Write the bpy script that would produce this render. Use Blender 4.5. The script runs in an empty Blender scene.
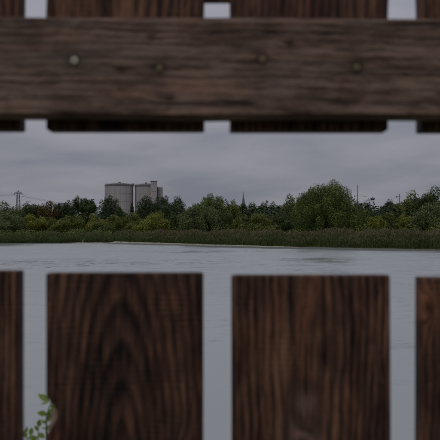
import bpy, bmesh, math, random
import numpy as np
from mathutils import Vector, Matrix

R = math.radians
scene = bpy.context.scene
col = scene.collection
random.seed(7)
rng = np.random.default_rng(11)

# ------------------------------------------------------------------ camera
CAM_Z = 2.6          # eye height over the water
F = 800.0            # focal length in photo pixels (photo is 440 wide)
HOR = 231.0          # photo row of the horizon
cam_d = bpy.data.cameras.new('camera')
cam = bpy.data.objects.new('camera', cam_d)
col.objects.link(cam)
cam.location = (0, 0, CAM_Z)
cam.rotation_euler = (R(90), 0, 0)
cam_d.sensor_width = 36.0
cam_d.lens = 36.0 * F / 440.0
cam_d.shift_y = (HOR - 220.0) / 440.0
cam_d.clip_start = 0.02
cam_d.clip_end = 20000
cam_d.dof.use_dof = True
cam_d.dof.focus_distance = 160.0
cam_d.dof.aperture_fstop = 15.0
scene.camera = cam

# ------------------------------------------------------------------ sky and sun
SUN_EL, SUN_AZ = 56.0, 212.0       # azimuth clockwise from +Y
world = bpy.data.worlds.new('World')
scene.world = world
world.use_nodes = True
wn, wl = world.node_tree.nodes, world.node_tree.links
wn.clear()
w_out = wn.new('ShaderNodeOutputWorld')
bg = wn.new('ShaderNodeBackground')
sky = wn.new('ShaderNodeTexSky')
sky.sky_type = 'NISHITA'
sky.sun_disc = False
sky.sun_elevation = R(SUN_EL)
sky.sun_rotation = R(SUN_AZ)
sky.dust_density = 3.0
tc = wn.new('ShaderNodeTexCoord')
sep = wn.new('ShaderNodeSeparateXYZ')
wl.new(tc.outputs['Generated'], sep.inputs[0])
def wmath(op, a, b=None):
    n = wn.new('ShaderNodeMath'); n.operation = op
    for i, v in enumerate((a, b)):
        if v is None: continue
        if isinstance(v, (int, float)): n.inputs[i].default_value = v
        else: wl.new(v, n.inputs[i])
    return n.outputs[0]
# overcast deck: noise on the plane of the clouds seen from below
zz = wmath('ADD', wmath('MAXIMUM', sep.outputs[2], 0.0), 0.16)
comb = wn.new('ShaderNodeCombineXYZ')
wl.new(wmath('DIVIDE', sep.outputs[0], zz), comb.inputs[0])
wl.new(wmath('DIVIDE', sep.outputs[1], zz), comb.inputs[1])
n1 = wn.new('ShaderNodeTexNoise'); n1.inputs['Scale'].default_value = 1.15
n1.inputs['Detail'].default_value = 7; n1.inputs['Roughness'].default_value = 0.48
n1.inputs['Distortion'].default_value = 0.4
n2 = wn.new('ShaderNodeTexNoise'); n2.inputs['Scale'].default_value = 5.5
n2.inputs['Detail'].default_value = 6
wl.new(comb.outputs[0], n1.inputs['Vector'])
wl.new(comb.outputs[0], n2.inputs['Vector'])
nn = wmath('ADD', wmath('MULTIPLY', n1.outputs['Fac'], 0.85), wmath('MULTIPLY', n2.outputs['Fac'], 0.15))
cr = wn.new('ShaderNodeValToRGB')
wl.new(nn, cr.inputs[0])
cr.color_ramp.elements[0].position = 0.34
cr.color_ramp.elements[0].color = (0.585, 0.615, 0.735, 1)
cr.color_ramp.elements[1].position = 0.62
cr.color_ramp.elements[1].color = (0.84, 0.835, 0.95, 1)
skys = wn.new('ShaderNodeVectorMath'); skys.operation = 'SCALE'
skys.inputs['Scale'].default_value = 0.08
wl.new(sky.outputs[0], skys.inputs[0])
mx = wn.new('ShaderNodeMix'); mx.data_type = 'RGBA'
mx.inputs['Factor'].default_value = 0.94
wl.new(skys.outputs[0], mx.inputs['A'])
wl.new(cr.outputs[0], mx.inputs['B'])
# overcast luminance distribution: the deck is brighter overhead than at the horizon
lum = wmath('ADD', wmath('MULTIPLY', wmath('MAXIMUM', sep.outputs[2], 0.0), 1.5), 1.0)
od = wn.new('ShaderNodeVectorMath'); od.operation = 'SCALE'
wl.new(mx.outputs['Result'], od.inputs[0]); wl.new(lum, od.inputs['Scale'])
wl.new(od.outputs[0], bg.inputs['Color'])
bg.inputs['Strength'].default_value = 1.0
wl.new(bg.outputs[0], w_out.inputs['Surface'])

sun_d = bpy.data.lights.new('sun', 'SUN')
sun_d.energy = 1.5
sun_d.angle = R(12)
sun_d.color = (1.0, 0.96, 0.90)
sun = bpy.data.objects.new('sun', sun_d)
col.objects.link(sun)
sd = Vector((math.sin(R(SUN_AZ)) * math.cos(R(SUN_EL)), math.cos(R(SUN_AZ)) * math.cos(R(SUN_EL)), math.sin(R(SUN_EL))))
sun.rotation_euler = sd.to_track_quat('Z', 'Y').to_euler()

vs = scene.view_settings
vs.view_transform = 'Standard'
vs.look = 'None'
vs.gamma = 1.0
vs.use_curve_mapping = False
vs.exposure = -1.69            # the photograph is exposed dark

cy = scene.cycles
cy.max_bounces = 6
cy.diffuse_bounces = 2
cy.glossy_bounces = 2
cy.transmission_bounces = 3
cy.transparent_max_bounces = 4

# ------------------------------------------------------------------ helpers
def px(u, v, Y):
    return Vector(((u - 220.0) / F * Y, Y, CAM_Z + (HOR - v) / F * Y))

def tag(o, label=None, cat=None, group=None, kind=None):
    if label: o['label'] = label
    if cat: o['category'] = cat
    if group: o['group'] = group
    if kind: o['kind'] = kind
    return o

def empty(name, loc, label=None, cat=None, group=None):
    o = bpy.data.objects.new(name, None)
    o.empty_display_size = 0.2
    col.objects.link(o)
    o.location = loc
    return tag(o, label, cat, group)

def link(name, me, mats, parent=None, loc=(0, 0, 0)):
    o = bpy.data.objects.new(name, me)
    for m in (mats if isinstance(mats, (list, tuple)) else [mats]):
        if len(me.materials) < (len(mats) if isinstance(mats, (list, tuple)) else 1):
            me.materials.append(m)
    col.objects.link(o)
    o.parent = parent
    o.location = loc
    return o

def quads_mesh(name, V, smooth=False, midx=None):
    """V: (n,4,3) array of separate quads."""
    V = np.asarray(V, dtype=np.float32)
    n = V.shape[0]
    me = bpy.data.meshes.new(name)
    me.vertices.add(n * 4)
    me.vertices.foreach_set('co', V.reshape(-1))
    me.loops.add(n * 4)
    me.loops.foreach_set('vertex_index', np.arange(n * 4, dtype=np.int32))
    me.polygons.add(n)
    me.polygons.foreach_set('loop_start', np.arange(0, n * 4, 4, dtype=np.int32))
    me.polygons.foreach_set('loop_total', np.full(n, 4, dtype=np.int32))
    if midx is not None:
        me.polygons.foreach_set('material_index', np.asarray(midx, dtype=np.int32))
    me.update(calc_edges=True)
    return me

class MB:
    """collects shapes in one bmesh"""
    def __init__(self): self.v, self.f = [], []
    def box(self, x0, x1, y0, y1, z0, z1):
        b = len(self.v)
        self.v += [(x, y, z) for z in (z0, z1) for x, y in ((x0, y0), (x1, y0), (x1, y1), (x0, y1))]
        self.f += [tuple(b + i for i in q) for q in ((3, 2, 1, 0), (4, 5, 6, 7), (0, 1, 5, 4), (1, 2, 6, 5), (2, 3, 7, 6), (3, 0, 4, 7))]
        return self
    def tube(self, pts, rad, n=6):
        pts = [Vector(p) for p in pts]
        rings = []
        for i, p in enumerate(pts):
            d = (pts[min(i + 1, len(pts) - 1)] - pts[max(i - 1, 0)]).normalized()
            a = d.cross(Vector((0, 0, 1)) if abs(d.z) < 0.95 else Vector((1, 0, 0))).normalized()
            b = d.cross(a)
            r = rad[i] if isinstance(rad, (list, tuple)) else rad
            base = len(self.v)
            self.v += [tuple(p + (a * math.cos(2 * math.pi * k / n) + b * math.sin(2 * math.pi * k / n)) * r) for k in range(n)]
            rings.append(base)
        for r0, r1 in zip(rings, rings[1:]):
            for k in range(n):
                self.f.append((r0 + k, r0 + (k + 1) % n, r1 + (k + 1) % n, r1 + k))
        self.f.append(tuple(rings[0] + k for k in range(n))[::-1])
        self.f.append(tuple(rings[-1] + k for k in range(n)))
        return self
    def lathe(self, prof, n=48, c=(0, 0, 0)):
        rings = []
        for r, z in prof:
            rings.append(len(self.v))
            self.v += [(c[0] + r * math.cos(2 * math.pi * k / n), c[1] + r * math.sin(2 * math.pi * k / n), c[2] + z) for k in range(n)]
        for r0, r1 in zip(rings, rings[1:]):
            for k in range(n):
                self.f.append((r0 + k, r0 + (k + 1) % n, r1 + (k + 1) % n, r1 + k))
        self.f.append(tuple(rings[-1] + k for k in range(n)))
        self.f.append(tuple(rings[0] + k for k in range(n))[::-1])
        return self
    def mesh(self, name, smooth=False):
        me = bpy.data.meshes.new(name)
        me.from_pydata(self.v, [], self.f)
        me.validate()
        me.update()
        if smooth: me.polygons.foreach_set('use_smooth', [True] * len(me.polygons))
        return me
    def build(self, name, mat, parent=None, loc=(0, 0, 0), smooth=False):
        return link(name, self.mesh(name, smooth), mat, parent, loc)

# ------------------------------------------------------------------ node helper
class NT:
    def __init__(self, name):
        self.m = bpy.data.materials.new(name)
        self.m.use_nodes = True
        self.t = self.m.node_tree
        self.n, self.l = self.t.nodes, self.t.links
        self.n.clear()
        self.out = self.n.new('ShaderNodeOutputMaterial')
    def put(self, sock, v):
        if v is None: return
        if hasattr(v, 'is_linked') or hasattr(v, 'links'): self.l.new(v, sock)
        elif isinstance(v, (tuple, list)) and len(v) == 3 and sock.type == 'RGBA': sock.default_value = (*v, 1)
        else: sock.default_value = v
    def math(self, op, a, b=None, c=None, clamp=False):
        n = self.n.new('ShaderNodeMath'); n.operation = op; n.use_clamp = clamp
        for i, v in enumerate((a, b, c)): self.put(n.inputs[i], v)
        return n.outputs[0]
    def co(self, out='Object'):
        return self.n.new('ShaderNodeTexCoord').outputs[out]
    def scale(self, vec, s):
        n = self.n.new('ShaderNodeVectorMath'); n.operation = 'MULTIPLY'
        self.put(n.inputs[0], vec); n.inputs[1].default_value = s if isinstance(s, (tuple, list)) else (s, s, s)
        return n.outputs[0]
    def addv(self, a, b):
        n = self.n.new('ShaderNodeVectorMath'); n.operation = 'ADD'
        self.put(n.inputs[0], a); self.put(n.inputs[1], b)
        return n.outputs[0]
    def sep(self, vec):
        n = self.n.new('ShaderNodeSeparateXYZ'); self.put(n.inputs[0], vec)
        return n.outputs
    def comb(self, x=0.0, y=0.0, z=0.0):
        n = self.n.new('ShaderNodeCombineXYZ')
        for i, v in enumerate((x, y, z)): self.put(n.inputs[i], v)
        return n.outputs[0]
    def noise(self, vec, scale=1.0, detail=4, rough=0.55, dist=0.0):
        n = self.n.new('ShaderNodeTexNoise')
        self.put(n.inputs['Vector'], vec)
        n.inputs['Scale'].default_value = scale; n.inputs['Detail'].default_value = detail
        n.inputs['Roughness'].default_value = rough; n.inputs['Distortion'].default_value = dist
        return n.outputs['Fac']
    def ramp(self, fac, stops):
        n = self.n.new('ShaderNodeValToRGB'); self.put(n.inputs[0], fac)
        e = n.color_ramp.elements
        while len(e) < len(stops): e.new(0.5)
        for el, (p, c) in zip(e, stops):
            el.position = p
            el.color = (*c, 1) if isinstance(c, (tuple, list)) else (c, c, c, 1)
        return n.outputs[0]
    def mix(self, fac, a, b, mode='MIX'):
        n = self.n.new('ShaderNodeMix'); n.data_type = 'RGBA'; n.blend_type = mode
        self.put(n.inputs['Factor'], fac); self.put(n.inputs['A'], a); self.put(n.inputs['B'], b)
        return n.outputs['Result']
    def bump(self, h, strength=0.5, dist=0.01, normal=None):
        n = self.n.new('ShaderNodeBump'); self.put(n.inputs['Height'], h)
        self.put(n.inputs['Strength'], strength); n.inputs['Distance'].default_value = dist
        if normal is not None: self.l.new(normal, n.inputs['Normal'])
        return n.outputs[0]
    def bsdf(self, color, rough=0.8, spec=0.3, normal=None, metal=0.0, ior=None):
        n = self.n.new('ShaderNodeBsdfPrincipled')
        self.put(n.inputs['Base Color'], color); self.put(n.inputs['Roughness'], rough)
        n.inputs['Specular IOR Level'].default_value = spec
        n.inputs['Metallic'].default_value = metal
        if ior: n.inputs['IOR'].default_value = ior
        if normal is not None: self.l.new(normal, n.inputs['Normal'])
        return n.outputs[0]
    def done(self, shader):
        self.l.new(shader, self.out.inputs['Surface'])
        return self.m

def simple_mat(name, color, rough=0.7, spec=0.3, var=0.25, scale=1.0, metal=0.0):
    t = NT(name)
    f = t.noise(t.co(), scale, 5, 0.6)
    lo = tuple(c * (1 - var) for c in color); hi = tuple(min(1, c * (1 + var)) for c in color)
    return t.done(t.bsdf(t.ramp(f, [(0.3, lo), (0.7, hi)]), rough, spec, None, metal))

def leaf_mat(name, dark, light, transl=0.0):
    t = NT(name)
    geo = t.n.new('ShaderNodeNewGeometry')
    f = t.noise(t.co(), 0.55, 3, 0.6)
    v = t.math('ADD', t.math('MULTIPLY', geo.outputs['Random Per Island'], 0.34), t.math('MULTIPLY', t.math('SUBTRACT', f, 0.22), 1.2), clamp=True)
    c = t.ramp(v, [(0.05, dark), (0.95, light)])
    a = t.bsdf(c, 0.6, 0.25)
    if not transl: return t.done(a)
    tr = t.n.new('ShaderNodeBsdfTranslucent')
    t.l.new(c, tr.inputs['Color'])
    m = t.n.new('ShaderNodeMixShader')
    m.inputs[0].default_value = transl
    t.l.new(a, m.inputs[1]); t.l.new(tr.outputs[0], m.inputs[2])
    return t.done(m.outputs[0])

# ------------------------------------------------------------------ wood
def wood_mat(name, light, mid, dark, x0=0.0, y0=0.04, tilt=0.0, z0=0.0, spacing=0.006, knots=(), pale=(), dark_spots=(), ring=0.5,
             streak=0.75, saw=0.2, rand=False, grey=None, bumpd=0.0018, bias=0.0, asp=1.0, palec=None):
    """sawn timber: growth rings of a tilted log cut by the face, fibres, checks, knots, saw marks"""
    t = NT(name)
    co = t.co()
    if rand:
        oi = t.n.new('ShaderNodeObjectInfo').outputs['Random']
        co_n = t.addv(co, t.comb(t.math('MULTIPLY', oi, 7.3), t.math('MULTIPLY', oi, 3.1), t.math('MULTIPLY', oi, 11.7)))
    else:
        co_n = t.addv(co, t.comb(*[random.uniform(0, 20) for _ in range(3)]))
    x, y, z = t.sep(co)[:3]
    warp = t.math('MULTIPLY', t.math('SUBTRACT', t.noise(t.scale(co_n, (18, 18, 6.5)), 1.0, 5, 0.6), 0.5), 0.018)
    if rand:
        xo = t.math('MULTIPLY', t.math('SUBTRACT', oi, 0.5), 0.17)
        tl = t.math('MULTIPLY', t.math('SUBTRACT', t.math('FRACT', t.math('MULTIPLY', oi, 17.0)), 0.5), 0.12)
        xx = t.math('ADD', t.math('SUBTRACT', x, xo), warp)
        d = t.math('ADD', t.math('MULTIPLY', tl, z), y0)
    else:
        xx = t.math('ADD', t.math('SUBTRACT', x, x0), warp)
        d = t.math('ADD', t.math('MULTIPLY', t.math('SUBTRACT', z, z0), tilt), y0)
    r = t.math('SQRT', t.math('ADD', t.math('MULTIPLY', xx, xx), t.math('MULTIPLY', d, d)))
    def blob(kx, kz, s, asp=0.6):
        dx = t.math('SUBTRACT', x, kx); dz = t.math('MULTIPLY', t.math('SUBTRACT', z, kz), asp)
        d2 = t.math('ADD', t.math('MULTIPLY', dx, dx), t.math('MULTIPLY', dz, dz))
        return t.math('EXPONENT', t.math('MULTIPLY', d2, -1.0 / (s * s)))
    def most(a, b): return b if a is None else t.math('MAXIMUM', a, b)
    kmask = pmask = dark_mask = None
    for kx, kz, s, A in knots:
        e = blob(kx, kz, s)
        r = t.math('ADD', r, t.math('MULTIPLY', e, A))
        kmask = most(kmask, t.math('POWER', e, 3.3))
    for kx, kz, s in pale: pmask = most(pmask, blob(kx, kz, s, 0.75))
    for kx, kz, s in dark_spots: dark_mask = most(dark_mask, blob(kx, kz, s, 0.8))
    fib = t.noise(t.scale(co_n, (480, 480, 16 * asp)), 1.0, 4, 0.65)
    r = t.math('ADD', r, t.math('MULTIPLY', t.math('SUBTRACT', fib, 0.5), 0.0030))
    fr = t.math('FRACT', t.math('DIVIDE', r, spacing))
    prof = t.ramp(fr, [(0.0, 0.7), (0.16, 0.1), (0.5, 0.25), (0.86, 1.0), (1.0, 0.7)])
    big = t.noise(t.scale(co_n, (26, 26, 9 * asp)), 1.0, 5, 0.65)
    blot = t.noise(t.scale(co_n, (9, 9, 7)), 1.0, 3, 0.5)
    stk = t.math('ADD', t.math('MULTIPLY', t.noise(t.scale(co_n, (130, 130, 3.2 * asp)), 1.0, 4, 0.65), 0.5), t.math('MULTIPLY', t.noise(t.scale(co_n, (210, 210, 34 * asp)), 1.0, 5, 0.7), 0.5))
    crack = t.noise(t.scale(co_n, (190, 190, 7.0)), 1.0, 5, 0.7)
    v = t.math('MULTIPLY', t.math('MULTIPLY', prof, t.math('ADD', big, 0.25)), ring)
    for f_, c_, k_ in ((stk, 0.5, streak * 2.4), (fib, 0.5, 0.9), (big, 0.48, 0.8), (blot, 0.5, 0.7)):
        v = t.math('ADD', v, t.math('MULTIPLY', t.math('SUBTRACT', f_, c_), k_))
    v = t.math('ADD', v, 0.22 + bias, clamp=True)
    c = t.ramp(v, [(0.0, light), (0.40, mid), (0.80, dark), (1.0, tuple(q * 0.6 for q in dark))])
    # stain worn to redder and greyer patches
    hue = t.noise(t.scale(co_n, (40, 40, 14)), 1.0, 4, 0.6)
    c = t.mix(t.ramp(hue, [(0.50, 0.0), (0.72, 0.55)]), c, t.mix(1.0, c, (1.25, 0.86, 0.72), 'MULTIPLY'))
    if grey:
        g = t.noise(t.scale(co_n, (26, 26, 9)), 1.0, 6, 0.7)
        c = t.mix(t.math('MULTIPLY', t.ramp(g, [(0.50, 0.0), (0.72, 0.7)]), t.math('SUBTRACT', 1.0, v, clamp=True)), c, grey)
    if pmask is not None:
        c = t.mix(t.math('MULTIPLY', t.math('MULTIPLY', pmask, t.math('SUBTRACT', 1.15, v, clamp=True)), 0.85), c, palec or tuple(a * 0.75 + b * 0.25 for a, b in zip(light, (0.3, 0.26, 0.25))))
    ck = t.ramp(crack, [(0.64, 0.0), (0.72, 1.0)])
    c = t.mix(t.math('MULTIPLY', ck, 0.8), c, tuple(q * 0.4 for q in dark))
    if kmask is not None:
        c = t.mix(t.math('MULTIPLY', kmask, 0.9), c, tuple(a * 0.6 + b * 0.15 for a, b in zip(dark, (0.14, 0.04, 0.02))))
    if dark_mask is not None:
        c = t.mix(t.math('MULTIPLY', dark_mask, 0.85), c, tuple(q * 0.6 for q in dark))
    sw = t.math('SINE', t.math('ADD', t.math('MULTIPLY', z, 1250.0), t.math('MULTIPLY', t.noise(t.scale(co_n, (14, 14, 70)), 1.0, 4), 16.0)))
    sw = t.math('MULTIPLY', sw, t.math('MULTIPLY', t.ramp(t.noise(t.scale(co_n, (30, 30, 45)), 1.0, 3), [(0.45, 0.0), (0.7, 1.0)]), saw * 0.45))
    h = t.math('SUBTRACT', t.math('ADD', sw, t.math('MULTIPLY', fib, 0.8)), t.math('ADD', t.math('MULTIPLY', v, 0.9), t.math('MULTIPLY', ck, 1.3)))
    return t.done(t.bsdf(c, 0.72, 0.22, t.bump(h, 1.0, bumpd)))

BR_L, BR_M, BR_D = (0.235, 0.116, 0.066), (0.078, 0.0375, 0.0235), (0.0110, 0.0064, 0.0054)
W_gen = wood_mat('stained_board', BR_L, BR_M, BR_D, rand=True, spacing=0.0060, y0=0.045)
# board with the tall arch in its grain
W_arch = wood_mat('stained_board_arch', tuple(q * 0.9 for q in BR_L), tuple(q * 0.85 for q in BR_M), BR_D, x0=-0.002, y0=0.052, tilt=0.22, z0=0.10, spacing=0.0078,
                  ring=0.50, streak=0.72, saw=0.3, bias=0.10, knots=((0.052, -0.135, 0.014, 0.012),), dark_spots=((0.01, -0.145, 0.03), (-0.03, -0.16, 0.03)))  # two darker blotches some way below the slot
W_knot = wood_mat('stained_board_pinched', BR_L, BR_M, BR_D, x0=-0.004, y0=0.016, tilt=-0.022, z0=0.2, spacing=0.0064,
                  ring=0.56, streak=0.68, saw=0.12, bias=0.03, knots=((-0.008, -0.132, 0.010, 0.014),), pale=((-0.008, -0.120, 0.017), (-0.006, -0.085, 0.009)))
W_side = wood_mat('stained_board_knotty', BR_L, BR_M, BR_D, x0=0.03, y0=0.03, tilt=0.06, z0=0.0, spacing=0.0062,
                  ring=0.6, knots=((-0.062, 0.0010, 0.008, 0.012),), pale=((-0.066, 0.0035, 0.013),), palec=(0.33, 0.135, 0.07))
_kr = 0.6916 / 800.0
def _rp(u, v): return ((v - 68.2) * _kr, (u - 220) * _kr)      # rail face: local X runs down, local Z along
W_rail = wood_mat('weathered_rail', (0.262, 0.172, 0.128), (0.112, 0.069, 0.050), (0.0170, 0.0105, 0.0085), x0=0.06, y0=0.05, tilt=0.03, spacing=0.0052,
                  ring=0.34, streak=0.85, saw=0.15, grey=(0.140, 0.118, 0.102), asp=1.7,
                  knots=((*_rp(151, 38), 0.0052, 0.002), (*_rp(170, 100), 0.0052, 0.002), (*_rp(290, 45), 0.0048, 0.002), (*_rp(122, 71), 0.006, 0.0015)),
                  dark_spots=tuple((*_rp(u, v), 0.0056) for u, v in ((159.5, 68.5), (262.5, 59.5), (356.5, 67.5), (74.5, 60.5))))  # dark ring at each screw: shade of the countersink put into the colour
W_post = wood_mat('stained_post', BR_L, BR_M, BR_D, rand=True, spacing=0.009, y0=0.03)

# ------------------------------------------------------------------ ground and water
SH = [(-60, 166), (0, 170), (60, 177), (108, 185), (118, 182), (160, 167), (220, 146), (300, 130), (370, 120), (440, 111), (520, 103)]
SH_X = [-400] + [(u - 220) / F * D for u, D in SH] + [400]
SH_Y = [175] + [D for u, D in SH] + [60]
def shore(x):
    b = float(np.interp(x, SH_X, SH_Y))
    return b + 0.7 * math.sin(x * 0.55) + 0.45 * math.sin(x * 1.31 + 1.0)

def build_ground():
    xs = [-9000, -3000, -1000, -400, -250, -150] + list(np.arange(-100, 100.1, 2.0)) + [150, 250, 400, 1000, 3000, 9000]
    near = [(-9000, 0.95), (-1000, .95), (-100, .95), (-12, .95), (-4, 0.95), (-1, 0.95), (0.6, 0.95), (1.4, 0.93), (2.2, 0.85), (3.0, 0.5), (3.9, -0.1), (5, -0.8), (9, -1.6), (40, -2.5)]
    far = [(-25, -2.2), (-6, -1.0), (-2, -0.35), (0, -0.05), (0.9, 0.18), (2.5, 0.35), (6, 0.5), (15, 0.7), (40, 1.0), (100, 1.5), (300, 2.0), (1500, 2.0), (12000, 2.0)]
    V, Fc = [], []
    for x in xs:
        s = shore(x)
        for y, z in near:
            V.append((x, y, z + (random.uniform(-.03, .03) if abs(x) < 120 and -12 < y < 3 else 0)))
        for dy, z in far:
            V.append((x, s + dy, z + (random.uniform(-.06, .06) if 2 < dy < 40 else 0)))
    m = len(near) + len(far)
    for i in range(len(xs) - 1):
        for j in range(m - 1):
            Fc.append((i * m + j, (i + 1) * m + j, (i + 1) * m + j + 1, i * m + j + 1))
    me = bpy.data.meshes.new('ground'); me.from_pydata(V, [], Fc); me.update()
    t = NT('meadow_ground')
    co = t.co()
    a = t.noise(co, 0.12, 5, 0.6); b = t.noise(co, 3.0, 6, 0.7)
    c = t.mix(t.ramp(a, [(0.35, 0.0), (0.65, 1.0)]), (0.055, 0.072, 0.024), (0.095, 0.09, 0.036))
    c = t.mix(t.ramp(b, [(0.5, 0.0), (0.75, 0.8)]), c, (0.085, 0.062, 0.042))
    o = link('ground', me, t.done(t.bsdf(c, 0.95, 0.1, t.bump(b, 0.8, 0.05))))
    tag(o, kind='structure')

def build_water():
    me = bpy.data.meshes.new('lake_water')
    xs = [-3000, -400, -150] + list(np.arange(-80, 80.1, 2.0)) + [150, 400, 3000]
    rows = [('n', 2.6, 0), ('n', 8, 0), ('n', 20, 0), ('n', 45, 0), ('f', -40, 0), ('f', -24, 0), ('f', -10, 0.8), ('f', -2.5, 1), ('f', 4, 1)]
    V, A_ = [], []
    for x in xs:
        s_ = shore(x)
        for k_, d_, c_ in rows:
            V.append((x, d_ if k_ == 'n' else max(46, s_ + d_), 0.0)); A_.append(float(c_))
    n = len(rows)
    me.from_pydata(V, [], [(i * n + j, (i + 1) * n + j, (i + 1) * n + j + 1, i * n + j + 1) for i in range(len(xs) - 1) for j in range(n - 1)])
    at_ = me.attributes.new('sheltered', 'FLOAT', 'POINT')
    at_.data.foreach_set('value', A_)
    me.update()
    t = NT('rippled_lake_water')
    co = t.co()
    patch = t.noise(t.addv(t.scale(co, (0.034, 0.050, 1)), (3.1, 0.4, 0.0)), 1.0, 5, 0.55, 0.4)
    # a lull in the wind off the big willow leaves a calmer patch with fine ripples
    wx, wy = t.sep(co)[:2]
    gx_ = t.math('DIVIDE', t.math('SUBTRACT', wx, 10.2), 4.6); gy_ = t.math('DIVIDE', t.math('SUBTRACT', wy, 75.0), 9.0)
    lull = t.math('EXPONENT', t.math('MULTIPLY', t.math('ADD', t.math('MULTIPLY', gx_, gx_), t.math('MULTIPLY', gy_, gy_)), -1.0))
    brk = t.noise(t.scale(co, (0.25, 0.55, 1)), 1.0, 3, 0.6)
    patch = t.math('SUBTRACT', patch, t.math('MULTIPLY', t.math('MULTIPLY', lull, brk), 0.42))
    an = t.n.new('ShaderNodeAttribute'); an.attribute_name = 'sheltered'
    patch = t.math('SUBTRACT', patch, t.math('MULTIPLY', an.outputs['Fac'], 0.35))
    amp = t.ramp(patch, [(0.28, 0.30), (0.52, 1.0)])
    def slopes(sc, det, k):
        n_ = t.n.new('ShaderNodeTexNoise'); n_.inputs['Scale'].default_value = 1.0
        n_.inputs['Detail'].default_value = det; n_.inputs['Roughness'].default_value = 0.6
        t.l.new(t.scale(co, sc), n_.inputs['Vector'])
        v_ = t.addv(n_.outputs['Color'], (-0.5, -0.5, -0.5))
        return t.scale(v_, (k, k, 0.0))
    sl = t.addv(slopes((2.4, 3.0, 1), 3, 0.34), t.addv(slopes((0.55, 0.9, 1), 2, 0.24), slopes((0.10, 0.16, 1), 2, 0.10)))
    sl = t.addv(sl, (0.0, -0.05, 0.0))          # the steep faces of the wavelets look towards the near bank
    sc_ = t.n.new('ShaderNodeVectorMath'); sc_.operation = 'SCALE'
    t.l.new(sl, sc_.inputs[0]); t.l.new(amp, sc_.inputs['Scale'])
    nz = t.addv(sc_.outputs[0], (0.0, 0.0, 1.0))
    nm = t.n.new('ShaderNodeVectorMath'); nm.operation = 'NORMALIZE'; t.l.new(nz, nm.inputs[0])
    nrm = nm.outputs[0]
    mur = t.noise(t.scale(co, (0.05, 0.05, 1)), 1.0, 3)
    c = t.mix(mur, (0.30, 0.330, 0.325), (0.34, 0.365, 0.355))
    rg = t.ramp(patch, [(0.34, 0.10), (0.52, 0.27)])
    o = link('lake_water', me, t.done(t.bsdf(c, rg, 0.5, nrm, 0.0, 1.34)))
    tag(o, kind='structure')

build_ground()
build_water()

def build_mud(name, us, width, hgt, off, v_override=None, wet=False):
    V, Fc = [], []
    for i, u in enumerate(us):
        if v_override: D = 2080.0 / (v_override - HOR)
        else:
            D = np.interp(u, [q[0] for q in SH], [q[1] for q in SH])
        x = (u - 220) / F * D
        y = (D if v_override else shore(x)) - off
        e = min(1.0, 0.25 + min(i, len(us) - 1 - i) * 0.35)
        h = hgt * e * random.uniform(0.75, 1.1) * (1.0 if wet or v_override else 1.1 - 0.85 * i / len(us))
        w = width * e * random.uniform(0.8, 1.2)
        for dy, z in ((-0.35, -0.4), (0.0, -0.02), (0.18, h * 0.7), (0.5, h), (w * 0.6, h * 0.9), (w, -0.4)):
            V.append((x, y + dy, z))
    for i in range(len(us) - 1):
        for j in range(5):
            Fc.append((i * 6 + j, (i + 1) * 6 + j, (i + 1) * 6 + j + 1, i * 6 + j + 1))
    me = bpy.data.meshes.new(name); me.from_pydata(V, [], Fc); me.update()
    t = NT(name + '_silt')
    n = t.noise(t.co(), 0.7, 6, 0.65)
    o = link(name, me, t.done(t.bsdf(t.ramp(n, [(0.3, (0.05, 0.046, 0.034)), (0.7, (0.13, 0.12, 0.085))] if wet else [(0.3, (0.19, 0.18, 0.135)), (0.7, (0.42, 0.40, 0.31))]), 0.9, 0.2)))
    tag(o, kind='structure')
    return o

build_mud('mud_bank', list(np.arange(112, 300, 2.0)), 2.4, 0.24, 2.8)
build_mud('mud_bank', list(np.arange(301, 470, 3.0)), 1.8, 0.09, 2.4, wet=True)
build_mud('mud_spit', list(np.arange(72, 105, 1.5)), 2.4, 0.22, 0, 243.6)

# ------------------------------------------------------------------ foliage
LM = {
    'dark': leaf_mat('leaf_dark_green', (0.0144, 0.0274, 0.0072), (0.0846, 0.1260, 0.0282)),
    'deep': leaf_mat('leaf_deep_green', (0.0115, 0.0223, 0.0079), (0.0620, 0.0978, 0.0263)),
    'green': leaf_mat('leaf_mid_green', (0.0216, 0.0360, 0.0065), (0.1410, 0.1880, 0.0320)),
    'olive': leaf_mat('leaf_olive', (0.0288, 0.0382, 0.0065), (0.1927, 0.2162, 0.0338)),
    'yellow': leaf_mat('leaf_yellow_green', (0.0446, 0.0518, 0.0058), (0.2679, 0.2773, 0.0320)),
    'grey': leaf_mat('leaf_grey_green', (0.0259, 0.0389, 0.0130), (0.1927, 0.2350, 0.0799)),
    'willow': leaf_mat('leaf_willow', (0.0216, 0.0331, 0.0058), (0.1692, 0.2087, 0.0395)),
    'orange': leaf_mat('leaf_autumn', (0.0374, 0.0274, 0.0079), (0.1645, 0.1109, 0.0338)),
}
M_bark = simple_mat('bark', (0.085, 0.068, 0.052), 0.95, 0.1, 0.4, 4.0)

def leaf_quads(P, N, size, elong=1.6, droop=0.0):
    """rhombic leaf clumps at P with normals near N"""
    n = len(P)
    N = N + rng.normal(0, 0.42, (n, 3))
    N /= np.linalg.norm(N, axis=1, keepdims=True) + 1e-9
    T = rng.normal(0, 1, (n, 3))
    T[:, 2] -= droop * 2.5
    T -= (T * N).sum(1, keepdims=True) * N
    T /= np.linalg.norm(T, axis=1, keepdims=True) + 1e-9
    B = np.cross(N, T)
    s = size * rng.uniform(0.55, 1.35, (n, 1))
    a = T * s * elong * 0.5; b = B * s * 0.5
    return np.stack([P - a, P + b * rng.uniform(.7, 1.1, (n, 1)), P + a, P - b * rng.uniform(.7, 1.1, (n, 1))], axis=1)

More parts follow.
